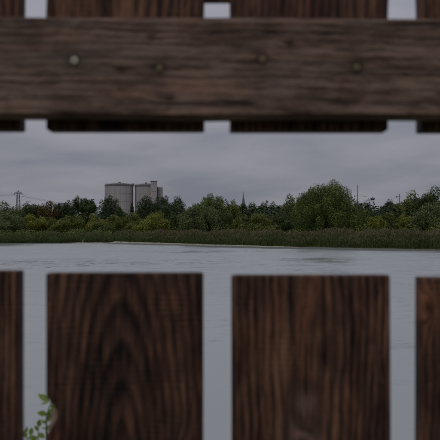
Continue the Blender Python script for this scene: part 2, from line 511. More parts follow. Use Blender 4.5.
def crown_points(w, h, style, dens, dep):
    """points and outward normals in a crown whose box is w x dep x h, base at z=0"""
    rx, ry, rz = w / 2, dep / 2, h / 2
    area = w * h
    lobes = []
    nl = {'round': 34, 'willow': 58, 'shrub': 17, 'spread': 24, 'cone': 16}[style]
    for li in range(nl):
        d = rng.normal(0, 1, 3); d /= np.linalg.norm(d)
        k = rng.uniform(0.35, 0.78)
        c = d * k
        if style == 'willow':
            q = (li + 0.5) / nl
            a = li * 2.39996 + rng.uniform(-.3, .3)
            rr = float(np.interp(q, [0, .3, .55, .75, .9, 1], [.84, .84, .78, .64, .42, .12])) * rng.uniform(0.76, 1.04)
            c = np.array([math.cos(a) * rr, math.sin(a) * rr, q * 1.55 - 0.85])
        if style == 'shrub': c = np.array([c[0] * 1.15, c[1] * 1.15, c[2] * 0.95 - 0.05])
        if style == 'cone':
            zt = rng.uniform(-0.8, 0.85); q = (0.95 - zt) * 0.42
            c = np.array([d[0] * q, d[1] * q, zt])
        lr = rng.uniform(0.17, 0.34)
        if style == 'willow': lr = rng.uniform(0.14, 0.31)
        if style == 'cone': lr = 0.14 + 0.16 * (0.9 - c[2]) / 1.8
        if style == 'spread':
            c[2] = 0.15 + abs(c[2]) * 0.75 if rng.random() < 0.75 else rng.uniform(-0.8, 0.1)
            lr = rng.uniform(0.16, 0.30)
        lobes.append((c, lr))
    lobes.append((np.array([0, 0, -0.05]), 0.55 if style != 'cone' else 0.25))
    tot = int(area * dens)
    wts = np.array([l[1] ** 2 for l in lobes]); wts /= wts.sum()
    P, N = [], []
    for (c, lr), wt in zip(lobes, wts):
        n = max(30, int(tot * wt))
        d = rng.normal(0, 1, (n, 3)); d /= np.linalg.norm(d, axis=1, keepdims=True)
        rad = lr * (1 - np.abs(rng.normal(0, 0.22, (n, 1)))) * (1 + 0.10 * np.sin(d[:, :1] * 7 + c[0] * 9) + 0.08 * np.sin(d[:, 2:3] * 9 + c[1] * 9))
        stray = rng.random((n, 1)) < 0.05
        rad = np.where(stray, rad * rng.uniform(1.0, 1.22, (n, 1)), rad)
        P.append(c + d * rad * (np.array([0.85, 0.85, 1.6]) if style == 'willow' else 1.0)); N.append(d)
    # leaves all through the inside, so that the far side does not show through
    n = int(tot * 0.22)
    d = rng.normal(0, 1, (n, 3)); d /= np.linalg.norm(d, axis=1, keepdims=True)
    if style in ('round', 'willow', 'shrub'):
        P.append(d * rng.random((n, 1)) ** 0.4 * np.array([0.66, 0.66, 0.72]) - np.array([0, 0, 0.12])); N.append(d)
    P = np.concatenate(P); N = np.concatenate(N)
    if style == 'willow':           # hanging curtains below the lobes
        k = rng.random(len(P)) < 0.35
        P[k, 2] -= rng.exponential(0.12, k.sum())
        N[k, 2] *= 0.2
    # fit into the box
    lo, hi = np.percentile(P, 0.4, axis=0), np.percentile(P, 99.6, axis=0)
    P = (P - (lo + hi) / 2) / ((hi - lo) / 2)
    P = P * np.array([rx, ry, rz]) + np.array([0, 0, rz])
    N = N * np.array([1 / rx, 1 / ry, 1 / rz]); N /= np.linalg.norm(N, axis=1, keepdims=True)
    P[:, 2] = np.maximum(P[:, 2], -0.02 * h)
    return P, N

def tree(name, u, wpx, vtop, D, style, leaf, label, cat='tree', group=None, vbase=None, dens=95, size=0.30):
    gx = (u - 220) / F * D
    gz = 0.45 + min(1.4, max(0, (D - shore(gx)) * 0.011))
    top = CAM_Z + (HOR - vtop) / F * D
    w = wpx / F * D * (1.36 if style == 'round' else 1.0)
    H = top - gz
    if style in ('shrub',): cb = 0.15
    elif style == 'willow': cb = 0.6
    else: cb = H * 0.09
    if vbase: cb = max(0.3, CAM_Z + (HOR - vbase) / F * D - gz)
    h = H - cb
    root = empty(name, (gx, D, gz), label, cat, group)
    dep = w * rng.uniform(0.8, 1.05)
    st = size * (D / 170.0) ** 0.5
    P, N = crown_points(w, h, style, dens * (0.30 / size) ** 2 * (170.0 / D), dep)
    Q = leaf_quads(P, N, st, 1.5 if style != 'willow' else 2.0, 0.0 if style != 'willow' else 0.9)
    Q = Q + np.array([0, 0, cb])
    me = quads_mesh('crown', Q)
    link('crown' if cat == 'tree' else 'foliage', me, LM[leaf], root)
    # trunk and limbs
    mb = MB()
    r0 = max(0.07, H * 0.026) if cat == 'tree' else 0.06
    lean = rng.uniform(-0.06, 0.06, 2) * H
    fork = cb + h * (0.30 if cat == 'tree' else 0.12)
    mb.tube([(0, 0, -0.3), (lean[0] * .2, lean[1] * .2, fork * 0.5), (lean[0] * .5, lean[1] * .5, fork), (lean[0], lean[1], cb + h * 0.82)], [r0 * 1.25, r0, r0 * 0.75, r0 * 0.12], 7)
    for k in range(6 if cat == 'tree' else 5):
        a = k * 2.4 + rng.uniform(-.4, .4)
        z0 = fork * rng.uniform(0.7, 1.0) if cat == 'tree' else 0.0
        e = (math.cos(a) * w * 0.33, math.sin(a) * dep * 0.33, cb + h * rng.uniform(0.45, 0.8))
        s = (lean[0] * .4, lean[1] * .4, z0)
        m = tuple((s[i] + e[i]) / 2 + (0.06 * h if i == 2 else 0) for i in range(3))
        mb.tube([s, m, e], [r0 * 0.5, r0 * 0.32, r0 * 0.08], 5)
    mb.build('trunk' if cat == 'tree' else 'stem', M_bark, root, smooth=True)
    return root

BACK = 'trees along the far shore'
SHR = 'shrubs behind the reed bed'
T = [
 # name, u, w, vtop, D, style, leaf, label
 ('broadleaf_tree', -28, 30, 201, 240, 'round', 'green', 'mid green broadleaf tree at the far left, cut off by the frame'),
 ('broadleaf_tree', 4, 26, 203, 225, 'round', 'grey', 'grey-green rounded tree just left of the lattice pylon'),
 ('broadleaf_tree', 26, 17, 204, 245, 'round', 'dark', 'dark green tree just right of the lattice pylon'),
 ('broadleaf_tree', 37, 13, 205, 250, 'round', 'green', 'small mid green tree between the pylon and the autumn-coloured tree'),
 ('autumn_tree', 48, 16, 202, 248, 'round', 'orange', 'rust-orange autumn tree on the left skyline'),
 ('broadleaf_tree', 57, 9, 204, 252, 'round', 'deep', 'narrow dark tree touching the right side of the orange tree'),
 ('broadleaf_tree', 68, 12, 202, 250, 'round', 'deep', 'dark tree left of the flat-topped tree, beside a patch of white wall'),
 ('spreading_tree', 84, 24, 198, 252, 'spread', 'dark', 'dark flat-topped spreading tree left of the silos'),
 ('broadleaf_tree', 109, 14, 197, 258, 'round', 'deep', 'dark round tree standing before the left edge of the larger silo'),
 ('broadleaf_tree', 121, 10, 207, 255, 'round', 'dark', 'low dark tree in front of the middle of the larger silo'),
 ('conifer_tree', 131, 8, 203, 258, 'cone', 'deep', 'small pointed dark tree below the seam between the two silos'),
 ('broadleaf_tree', 141, 12, 203, 252, 'round', 'deep', 'dark tree before the left half of the right silo'),
 ('broadleaf_tree', 152, 17, 197, 250, 'round', 'deep', 'tall dark tree below the silo head house'),
 ('broadleaf_tree', 164, 15, 197, 256, 'round', 'dark', 'dark tree just right of the right silo'),
 ('broadleaf_tree', 178, 20, 198, 245, 'round', 'deep', 'broad dark tree rising behind the left side of the grey willow bush'),
 ('broadleaf_tree', 211, 26, 196, 225, 'round', 'green', 'tall green tree behind the right side of the grey willow bush'),
 ('broadleaf_tree', 230, 18, 202, 235, 'round', 'olive', 'olive green tree left of the church spire'),
 ('broadleaf_tree', 240, 12, 204.5, 250, 'round', 'dark', 'low dark tree hiding the foot of the church spire'),
 ('broadleaf_tree', 252, 16, 204, 270, 'round', 'deep', 'dark tree right next to the church spire'),
 ('broadleaf_tree', 264, 13, 202, 275, 'round', 'deep', 'dark tree in the middle of the row between spire and red roof'),
 ('broadleaf_tree', 276, 12, 203, 275, 'round', 'dark', 'dark tree just left of the red roof'),
 ('broadleaf_tree', 296, 17, 196, 215, 'round', 'willow', 'green tree half hidden behind the left side of the big willow'),
 ('willow_tree', 326.5, 65, 184.3, 150, 'willow', 'willow', 'huge domed willow, the largest tree on the far shore'),
 ('broadleaf_tree', 363, 9, 205, 235, 'round', 'dark', 'small dark tree between the big willow and the mushroom-headed tower'),
 ('broadleaf_tree', 385, 14, 202, 238, 'round', 'deep', 'dark tree just right of the mushroom-headed tower'),
 ('broadleaf_tree', 395, 15, 202, 235, 'round', 'deep', 'dark tree below the slim blue-grey tower'),
 ('broadleaf_tree', 410, 23, 193, 215, 'round', 'olive', 'olive green tree rising right of the slim blue-grey tower'),
 ('broadleaf_tree', 431, 28, 189.5, 205, 'round', 'dark', 'tall dark tree behind the grey-green willow at the right edge'),
 ('broadleaf_tree', 454, 26, 187, 205, 'round', 'green', 'tall green tree mostly beyond the right edge of the view'),
 ('broadleaf_tree', 482, 30, 192, 200, 'round', 'dark', 'dark tree beyond the right edge of the view'),
 ('willow_tree', 199, 42, 205, 172, 'willow', 'grey', 'grey-green willow bush standing alone in the middle behind the reeds'),
 ('willow_tree', 431, 36, 204, 136, 'willow', 'grey', 'grey-green drooping willow at the right edge behind the reeds'),
]
for nm, u, w, vt, D, st, lf, lab in T:
    big = 'largest' in lab
    tree(nm, u, w, vt, D, st, lf, lab, 'tree', BACK, vbase=(233.5 if st == 'willow' else None), dens=(80 if big else 85), size=(0.125 if big else 0.15 if D < 180 else 0.20))

S = [
 (-18, 32, 214, 198, 'green', 'green shrub beyond the left edge of the view'),
 (9, 34, 214, 196, 'grey', 'dark grey-green round shrub at the left edge below the pylon'),
 (36, 30, 215, 205, 'yellow', 'bright yellow-green shrub below the orange tree'),
 (58, 24, 218, 200, 'olive', 'low olive shrub between the yellow-green shrub and the flat-topped tree'),
 (76, 24, 216, 206, 'olive', 'olive shrub below the flat-topped tree'),
 (96, 24, 214, 206, 'yellow', 'yellowish shrub below the left end of the larger silo'),
 (104, 26, 222, 197, 'green', 'low green shrub beside the left end of the pale mud bank'),
 (114, 20, 215, 208, 'olive', 'olive shrub below the middle of the larger silo'),
 (134, 24, 213, 200, 'olive', 'olive shrub below the seam between the silos'),
 (157, 26, 212, 190, 'yellow', 'yellow-green shrub left of the grey willow bush'),
 (143, 22, 219, 182, 'yellow', 'low yellow shrub right behind the reeds below the silos'),
 (173, 16, 214, 195, 'dark', 'narrow dark green shrub touching the left side of the grey willow bush'),
 (229, 20, 211, 200, 'dark', 'dark green shrub touching the right side of the grey willow bush'),
 (240, 16, 216, 178, 'olive', 'small olive shrub below the church spire'),
 (256, 34, 214, 172, 'olive', 'wide yellow-olive shrub right of the church spire'),
 (283, 22, 213, 178, 'dark', 'dark green shrub second to the left of the big willow'),
 (268, 18, 216, 190, 'orange', 'brownish shrub between the wide olive shrub and the dark green one'),
 (296, 16, 212, 182, 'dark', 'dark shrub at the left foot of the big willow'),
 (362, 20, 209, 165, 'willow', 'green shrub at the right foot of the big willow'),
 (376, 18, 216, 150, 'yellow', 'yellowest shrub, right of the big willow'),
 (391, 22, 213, 152, 'olive', 'olive shrub second to the right of the big willow'),
 (408, 20, 215, 146, 'yellow', 'yellow-green shrub touching the willow at the right edge'),
 (462, 30, 212, 138, 'green', 'green shrub beyond the right edge of the view'),
]
for u, w, vt, D, lf, lab in S:
    tree('shrub', u, w, vt, D, 'shrub', lf, lab, 'shrub', SHR, dens=85, size=0.165)

def scrub(name, u0, u1, d0, d1, hgt, n, leaf, size, label, cat, rs=1.0):
    """uncountable low growth: leaf clumps in overlapping mounds"""
    Ps, Ns = [], []
    for _ in range(n):
        u = rng.uniform(u0, u1); f = rng.random()
        y = 160.0
        for _k in range(4):
            x = (u - 220) / F * y
            y = shore(x) + d0 + (d1 - d0) * f
        x = (u - 220) / F * y
        r = rng.uniform(0.8, 1.9) * rs; h = hgt * rng.uniform(0.5 if hgt < 5 else 0.82, 1.1)
        k = int(60 * r * h * (0.3 / size) ** 2 * 0.75)
        d = rng.normal(0, 1, (k, 3)); d[:, 2] = np.abs(d[:, 2]); d /= np.linalg.norm(d, axis=1, keepdims=True)
        p = d * np.array([r, r, h]) * (1 - np.abs(rng.normal(0, .25, (k, 1))))
        Ps.append(p + np.array([x, y, 0.5])); Ns.append(d)
    Q = leaf_quads(np.concatenate(Ps), np.concatenate(Ns), size)
    o = link(name, quads_mesh(name, Q), LM[leaf])
    tag(o, label, cat, kind='stuff')

scrub('undergrowth', -60, 500, 8, 18, 2.3, 190, 'green', 0.165, 'low green undergrowth filling the gap between reeds and shrubs', 'undergrowth')
scrub('undergrowth', -60, 500, 9, 24, 2.6, 120, 'dark', 0.165, 'low dark undergrowth scattered between reeds and shrubs', 'undergrowth', 1.1)
scrub('undergrowth', -60, 500, 16, 40, 3.4, 210, 'olive', 0.20, 'olive undergrowth between the shrubs and the back trees', 'undergrowth', 1.2)
scrub('bank_thicket', -60, 112, 4, 10, 2.3, 130, 'willow', 0.19, 'tangled green thicket overhanging the water along the left shore', 'thicket')
scrub('distant_wood', -60, 500, 95, 135, 9.8, 240, 'deep', 0.42, 'dark distant wood closing the skyline behind the far trees', 'wood', 2.0)

# ------------------------------------------------------------------ reeds
def build_reeds():
    n = 52000
    u = rng.uniform(-50, 500, n)
    x0 = (u - 220) / F * 150.0
    s = np.array([shore(v) for v in np.linspace(-80, 80, 1200)])
    sy = np.interp(x0, np.linspace(-80, 80, 1200), s)
    dep = rng.beta(1.0, 1.6, n) * 8.5 - 0.2 + 0.8 * np.sin(x0 * 0.9) * rng.random(n)
    y = sy + dep
    base = np.stack([x0, y, np.full(n, -0.1)], 1)
    pat = 0.5 + 0.5 * np.sin(x0 * 0.31 + 1.3) * np.sin(x0 * 0.117)
    h = np.where(x0 < -24, 1.62, 2.14) + rng.normal(0, 0.2, n) + 0.20 * np.sin(x0 * 0.8) + 0.25 * pat + 0.16 * np.sin(x0 * 2.3 + np.sin(x0)) - 0.30 * (np.sin(x0 * 0.47 + 2) * np.sin(x0 * 1.13) > 0.45)
    h *= np.clip(0.62 + dep * 0.3, 0.55, 1.0)
    lean = rng.normal(0, 0.14, (n, 2)) + np.array([0.10, 0])
    tip = base + np.stack([lean[:, 0] * h, lean[:, 1] * h, h], 1)
    Q, mi = [], []
    def strip(a, b, w, m):
        d = rng.uniform(-0.7, 0.7, len(a))
        o = np.stack([np.cos(d), np.sin(d), np.zeros(len(a))], 1) * (w / 2)[:, None]
        Q.append(np.stack([a - o, a + o, b + o * 0.35, b - o * 0.35], 1)); mi.append(np.full(len(a), m))
    strip(base, tip, np.full(n, 0.035), 0)
    for k in range(4):
        f = rng.uniform(0.25, 0.95, n)[:, None]
        a = base + (tip - base) * f
        ang = rng.uniform(0, 2 * np.pi, n); L = rng.uniform(0.35, 0.75, n)
        b = a + np.stack([np.cos(ang) * L * 0.55, np.sin(ang) * L * 0.55, L * rng.uniform(0.05, 0.9, n)], 1)
        strip(a, b, rng.uniform(0.04, 0.075, n), 0)
    pl = rng.random(n) < np.where(x0 < -24, 0.10, 0.20 + 0.35 * pat)
    a = tip[pl]
    b = a + np.stack([rng.uniform(.03, .18, len(a)), rng.normal(0, .05, len(a)), rng.uniform(.18, .36, len(a))], 1)
    strip(a, b, rng.uniform(0.08, 0.14, len(a)), 1)
    t = NT('reed_leaf')
    co = t.co(); geo = t.n.new('ShaderNodeNewGeometry')
    z = t.sep(co)[2]
    f = t.noise(t.scale(co, (0.12, 0.12, 0.12)), 1.0, 4)
    v = t.math('ADD', t.math('MULTIPLY', geo.outputs['Random Per Island'], 0.6), t.math('MULTIPLY', f, 0.5), clamp=True)
    c = t.ramp(v, [(0.1, (0.040, 0.064, 0.018)), (0.70, (0.096, 0.126, 0.038)), (1.0, (0.17, 0.165, 0.066))])
    m0 = t.done(t.bsdf(c, 0.7, 0.2))
    t = NT('reed_plume')
    geo = t.n.new('ShaderNodeNewGeometry')
    m1 = t.done(t.bsdf(t.ramp(geo.outputs['Random Per Island'], [(0, (0.075, 0.060, 0.036)), (1, (0.20, 0.160, 0.095))]), 0.9, 0.1))
    me = quads_mesh('reed_bed', np.concatenate(Q), midx=np.concatenate(mi))
    o = link('reed_bed', me, [m0, m1])
    tag(o, 'long bed of tall green reeds with brown plumes along the far shore', 'reeds', kind='stuff')
build_reeds()

# ------------------------------------------------------------------ silos
def concrete(name, a, b, panel=2.9, hb=3.4):
    t = NT(name)
    co = t.co()
    n = t.noise(t.scale(co, (0.12, 0.12, 0.03)), 1.0, 6, 0.65)
    n2 = t.noise(t.scale(co, (0.9, 0.9, 0.05)), 1.0, 4, 0.6)
    v = t.math('ADD', t.math('MULTIPLY', n, 0.6), t.math('MULTIPLY', n2, 0.4))
    return t.done(t.bsdf(t.ramp(v, [(0.32, a), (0.68, b)]), 0.85, 0.2))
M_con = concrete('silo_concrete', (0.31, 0.28, 0.285), (0.50, 0.46, 0.46))
M_con2 = concrete('silo_band_concrete', (0.30, 0.272, 0.278), (0.46, 0.425, 0.43))
M_rim = simple_mat('silo_roof', (0.16, 0.145, 0.15), 0.8, 0.2, 0.2, 0.3)
M_pipe = simple_mat('pale_sheet_metal', (0.72, 0.72, 0.74), 0.5, 0.4, 0.1, 0.5)
M_window = simple_mat('dark_glass', (0.10, 0.105, 0.115), 0.2, 0.5, 0.2, 1.0)

def silo(u0, u1, vtop, D, label, mat):
    k = D / F
    r = (u1 - u0) / 2 * k
    k2 = (D + r) / F
    r = (u1 - u0) / 2 * k2
    cx = ((u0 + u1) / 2 - 220) * k2
    H = CAM_Z + (HOR - vtop) * k - 1.5
    root = empty('silo', (cx, D + r, 1.5), label, 'silo', 'concrete silos behind the trees')
    MB().lathe([(r, -1), (r, H)], 64).build('wall', mat, root, smooth=False)
    roof = MB().lathe([(r + 0.25, H - 0.9), (r + 0.25, H + 0.3), (r * 0.55, H + 1.5), (0.6, H + 2.1)], 64).build('roof', M_rim, root)
    MB().lathe([(1.0, H + 2.05), (1.0, H + 3.0)], 16).build('roof_hatch', M_rim, roof)
    # railing round the roof edge
    rl = MB()
    for q in (0.75, 1.4):
        rl.tube([((r + .1) * math.cos(a), (r + .1) * math.sin(a), H + q) for a in np.linspace(0, 2 * math.pi, 49)], 0.06, 4)
    for a in np.linspace(0, 2 * math.pi, 33)[:-1]:
        rl.tube([((r + .1) * math.cos(a), (r + .1) * math.sin(a), H + 0.2), ((r + .1) * math.cos(a), (r + .1) * math.sin(a), H + 1.4)], 0.06, 4)
    rl.build('railing', M_rim, root)
    # casting bands and pilaster joints that stand proud of the wall
    z = H - 7.5
    band = None
    while z > 2:
        o = MB().lathe([(r - 0.2, z), (r + 0.13, z + 0.05), (r + 0.13, z + 0.45), (r - 0.2, z + 0.5)], 64).build('band', M_con2, root)
        z -= 7.2
    rib = MB().box(-0.16, 0.16, -0.09, 0.09, -1, H - 1.0).mesh('rib')
    for i in range(16):
        a = 2 * math.pi * (i + 0.5) / 16
        o = link('rib', rib, M_con2, root, ((r + .06) * math.cos(a), (r + .06) * math.sin(a), 0))
        o.rotation_euler.z = a + math.pi / 2
    return root, r, H

DS = 700.0
kS = DS / F
s1, r1, H1 = silo(105, 134, 184.5, DS, 'larger concrete silo with dark rim, left of the pair', M_con)
s2, r2, H2 = silo(135.2, 157.0, 185.2, DS + 2, 'smaller concrete silo carrying a square head house, right of the pair', M_con)
# square head house and a stair tower, both built onto the right silo
cx2 = s2.location.x
b0, b1 = (150.4 - 220) * kS - cx2, (156.4 - 220) * kS - cx2
hz = (HOR - 181.3) * kS + CAM_Z - 1.5
hh = MB().box(b0, b1, -r2 - 0.6, -r2 + 6.0, -1, hz).build('head_house', M_con, s2)
MB().box(b0 - .25, b1 + .25, -r2 - .9, -r2 + 6.3, hz, hz + 0.5).build('roof_slab', M_rim, hh)
wm = MB().box(-0.28, 0.28, -0.06, 0.06, -0.35, 0.35).mesh('window')
for i in range(3):
    for j in range(4):
        link('window', wm, M_window, hh, (b0 + 1.2 + i * 1.55, -r2 - 0.62, hz - 2.2 - j * 6.5))
MB().lathe([(2.6, -1), (2.6, (HOR - 185.2) * kS), (1.8, (HOR - 184.6) * kS)], 24, ((158.6 - 220) * kS - cx2, 2.5, 0)).build('stair_tower', M_con2, s2, smooth=False)
# pale conveyor pipe in the seam
pipe = MB().tube([(r1 + 0.25, -6.2, -1), (r1 + 0.25, -6.2, H1 - 1.2)], 0.55, 10).build('downpipe', M_pipe, s1)
MB().box(r1 - 0.9, r1 + 0.9, -6.9, -5.2, H1 - 1.2, H1 + 1.2).build('pipe_head', M_rim, s1)

# ------------------------------------------------------------------ church spire
def church():
    D = 900.0; k = D / F
    x = (243.4 - 220) * k
    M_slate = simple_mat('hazy_spire_slate', (0.125, 0.145, 0.185), 0.6, 0.35, 0.25, 0.4)  # bluish fade of the distance is put into the slate colour
    M_stone = simple_mat('church_stone', (0.15, 0.15, 0.16), 0.9, 0.2, 0.2, 0.4)
    root = empty('church', (x, D, 2.0), 'distant church whose slim pointed grey spire rises above the trees', 'church')
    top = CAM_Z + (HOR - 193.3) * k - 2
    zt = CAM_Z + (HOR - 203.3) * k - 2
    MB().box(-2.0, 2.0, -2.0, 2.0, -0.5, zt).build('tower', M_stone, root)
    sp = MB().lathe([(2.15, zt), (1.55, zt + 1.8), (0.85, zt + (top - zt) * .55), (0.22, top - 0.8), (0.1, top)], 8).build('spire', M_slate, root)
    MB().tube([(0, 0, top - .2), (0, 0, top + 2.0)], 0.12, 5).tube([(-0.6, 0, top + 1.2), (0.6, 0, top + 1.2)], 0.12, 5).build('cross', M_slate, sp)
    w = MB().box(-0.45, 0.45, -0.08, 0.08, -1.2, 1.2).mesh('belfry_window')
    for dx in (-0.8, 0.8): link('belfry_window', w, M_window, root, (dx, -2.05, zt - 3))
    MB().box(-4, 4, 2, 26, -0.5, 12).build('nave', M_stone, root)
    v = [(-4.4, 2, 11.9), (4.4, 2, 11.9), (4.4, 26, 11.9), (-4.4, 26, 11.9), (0, 2, 18), (0, 26, 18)]
    me = bpy.data.meshes.new('roof'); me.from_pydata(v, [], [(0, 3, 2, 1), (0, 1, 4), (3, 5, 2), (0, 4, 5, 3), (1, 2, 5, 4)]); me.update()
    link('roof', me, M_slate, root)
church()

# ------------------------------------------------------------------ houses glimpsed between the trees
def house(u0, u1, vridge, veave, D, wall, roof, label):
    k = D / F
    x0, x1 = (u0 - 220) * k, (u1 - 220) * k
    cx = (x0 + x1) / 2; w = (x1 - x0) / 2
    ze = CAM_Z + (HOR - veave) * k - 2; zr = CAM_Z + (HOR - vridge) * k - 2
    root = empty('house', (cx, D, 2.0), label, 'house')
    MB().box(-w, w, 0, 8, -0.3, ze).build('wall', wall, root)
    v = [(-w - .5, -.6, ze - .25), (w + .5, -.6, ze - .25), (w + .5, 8.6, ze - .25), (-w - .5, 8.6, ze - .25), (-w * .7, 4, zr), (w * .7, 4, zr)]
    me = bpy.data.meshes.new('roof'); me.from_pydata(v, [], [(0, 3, 2, 1), (0, 1, 5, 4), (1, 2, 5), (2, 3, 4, 5), (3, 0, 4)]); me.update()
    ro = link('roof', me, roof, root)
    MB().box(w * .3, w * .3 + .7, 3.2, 3.9, zr - 1.0, zr + 0.7).build('chimney', wall, ro)
    wn_ = MB().box(-.5, .5, -.05, .05, -.7, .7).mesh('window')
    nx = max(2, int(w * 2 / 2.6))
    for i in range(nx):
        for zz_ in (ze - 1.6, ze - 4.6):
            if zz_ > 0.8: link('window', wn_, M_window, root, (-w + (i + .5) * 2 * w / nx, -0.04, zz_))
M_wht = simple_mat('white_render', (0.74, 0.74, 0.74), 0.9, 0.2, 0.08, 0.5)
M_red = simple_mat('red_roof_tiles', (0.15, 0.075, 0.058), 0.8, 0.2, 0.25, 1.0)
M_slt = simple_mat('grey_roof_tiles', (0.10, 0.10, 0.11), 0.8, 0.2, 0.25, 1.0)
house(281.5, 288.0, 205.3, 207.4, 420, M_wht, M_red, 'house with a red roof showing left of the big willow')
house(56.5, 66.5, 202.5, 205.5, 420, M_wht, M_slt, 'white house glimpsed between dark trees right of the orange tree')
house(357.5, 370.5, 203.0, 204.2, 420, M_wht, M_slt, 'white house glimpsed between the big willow and the mushroom-headed tower')

# ------------------------------------------------------------------ pylon, masts and posts
M_steel = simple_mat('galvanised_steel', (0.12, 0.12, 0.13), 0.6, 0.4, 0.2, 0.5)
M_blue = simple_mat('blue_grey_paint', (0.20, 0.22, 0.28), 0.6, 0.3, 0.15, 0.5)

def pylon():
    D = 620.0; k = D / F
    x = (18.3 - 220) * k
    root = empty('lattice_pylon', (x, D, 2.0), 'steel lattice pylon with short crossarms and wires at the left', 'pylon')
    H = CAM_Z + (HOR - 189.8) * k - 2; A = CAM_Z + (HOR - 193.2) * k - 2; S_ = CAM_Z + (HOR - 195.5) * k - 2
    mb = MB()
    wb, wt = 1.75, 0.95
    def wid(z): return wb + (wt - wb) * z / S_
    for sx in (-1, 1):
        for sy in (-1, 1):
            mb.tube([(sx * wb, sy * wb, -0.5), (sx * wt, sy * wt, S_), (sx * 0.75, sy * 0.75, A), (0, 0, H)], [0.2, 0.16, 0.14, 0.09], 4)
    mb.build('tower_leg_frame', M_steel, root)
    br = MB()
    z = 0.0
    while z < S_ - 1:
        z2 = min(z + 3.2, S_)
        a, b = wid(z), wid(z2)
        for s in (-1, 1):
            br.tube([(-a, s * a, z), (b, s * b, z2)], 0.06, 4); br.tube([(a, s * a, z), (-b, s * b, z2)], 0.06, 4)
            br.tube([(s * a, -a, z), (s * b, b, z2)], 0.06, 4); br.tube([(s * a, a, z), (s * b, -b, z2)], 0.06, 4)
            br.tube([(-b, s * b, z2), (b, s * b, z2)], 0.06, 4)
        z = z2
    br.build('bracing', M_steel, root)
    for s in (-1, 1):
        arm = MB()
        arm.tube([(0, 0, A + 1.4), (s * 3.1, 0, A)], 0.17, 4).tube([(0, 0, A - .3), (s * 3.1, 0, A)], 0.17, 4).tube([(s * 1.5, 0, A - .1), (s * 1.5, 0, A + .75)], 0.1, 4)
        arm.build('crossarm', M_steel, root)
        MB().lathe([(.12, -1.1), (.24, -.9), (.24, -.3), (.1, 0)], 8, (s * 3.1, 0, A)).build('insulator', M_steel, root)
        for side in (-1, 1):
            p0 = Vector((s * 3.1, 0, A - 1.1)); p1 = Vector((-210, -18, A - 1.0)) if side < 0 else Vector((s * 3 + 34, 330, A - 1.0))
            pts = [p0.lerp(p1, q) - Vector((0, 0, 14 * q * (1 - q) if side > 0 else 9 * q * (1 - q))) for q in np.linspace(0, 1, 25)]
            MB().tube(pts, 0.055, 4).build('wire', M_steel, root)
    for side in (-1, 1):
        p0 = Vector((0, 0, S_)); p1 = Vector((-210, -18, S_ - 0.5)) if side < 0 else Vector((34, 330, S_ - 0.5))
        pts = [p0.lerp(p1, q) - Vector((0, 0, 9 * q * (1 - q))) for q in np.linspace(0, 1, 25)]
        MB().tube(pts, 0.055, 4).build('wire', M_steel, root)
pylon()

def mast(u, vtop, D, label, arm_v=None, arm_u=None):
    k = D / F
    root = empty('mast', ((u - 220) * k, D, 2.0), label, 'mast')
    H = CAM_Z + (HOR - vtop) * k - 2
    MB().tube([(0, 0, -0.5), (0, 0, H * 0.7), (0, 0, H)], [0.45, 0.36, 0.24], 6).build('pole', M_blue, root)
    if arm_v:
        z = CAM_Z + (HOR - arm_v) * k - 2
        L = (arm_u - u) * k
        MB().tube([(-1.8, 0, z), (L, 0, z - 0.5)], 0.13, 5).tube([(0, 0, z + 1.8), (L * .8, 0, z - .4)], 0.06, 4).build('arm', M_blue, root)
        MB().box(-2.4, -1.6, -.4, .4, z - .9, z + .2).build('counterweight', M_blue, root)
    return root
mast(357.4, 184.6, 600, 'tall thin mast with a side arm right of the big willow', 195.8, 367.0)
mast(399.3, 193.8, 560, 'slim blue-grey tower above the dark trees on the right', 196.3, 401.0)

def mushroom():
    D = 520.0; k = D / F
    root = empty('floodlight_tower', ((372.6 - 220) * k, D, 2.0), 'slender tower with a flared mushroom-shaped head above dark trees', 'tower')
    zt = CAM_Z + (HOR - 197.2) * k - 2; zb = CAM_Z + (HOR - 200.2) * k - 2
    for s in (-1, 1):
        MB().tube([(s * 0.55, 0, -.5), (s * 0.45, 0, zb + .3)], 0.17, 6).build('leg', M_pipe, root)
    MB().lathe([(0.6, zb), (1.7, zb + .7), (1.75, zb + 1.1), (0.8, zt - .3), (0.2, zt)], 20).build('head', M_steel, root)
    MB().tube([(0, 0, zt - .1), (0, 0, zt + .9)], 0.08, 4).build('aerial', M_steel, root)
mushroom()

def lamp_post():
    D = 300.0; k = D / F
    root = empty('lamp_post', ((28.3 - 220) * k, D, 1.8), 'small double-armed lamp post between the pylon and the orange tree', 'lamp post')
    z = CAM_Z + (HOR - 201.6) * k - 1.8
    MB().tube([(0, 0, -.3), (0, 0, z)], [0.11, 0.07], 6).build('pole', M_steel, root)
    MB().tube([(-0.55, 0, z), (0.55, 0, z)], 0.05, 4).build('arm', M_steel, root)
    for s in (-1, 1): MB().box(s * .65 - .3, s * .65 + .3, -.14, .14, z - .08, z + .06).build('lamp_head', M_steel, root)
lamp_post()

def marker():
    D = 2080.0 / (243.5 - HOR)
    p = px(82.4, 243.5, D); p.y += 0.7
    root = empty('marker_post', (p.x, p.y, 0.0), 'thin white post standing on the narrow mud spit at the left', 'post')
    MB().lathe([(0.055, -0.3), (0.055, 0.72), (0.02, 0.78)], 10).build('shaft', M_wht, root)
    MB().lathe([(0.075, 0.05), (0.075, 0.16)], 10).build('collar', M_steel, root)
marker()

# ------------------------------------------------------------------ the fence in the foreground
FD = 0.72            # distance to the front of the boards
BT = 0.022           # board thickness
RT = 0.028           # rail thickness
k0 = FD / F

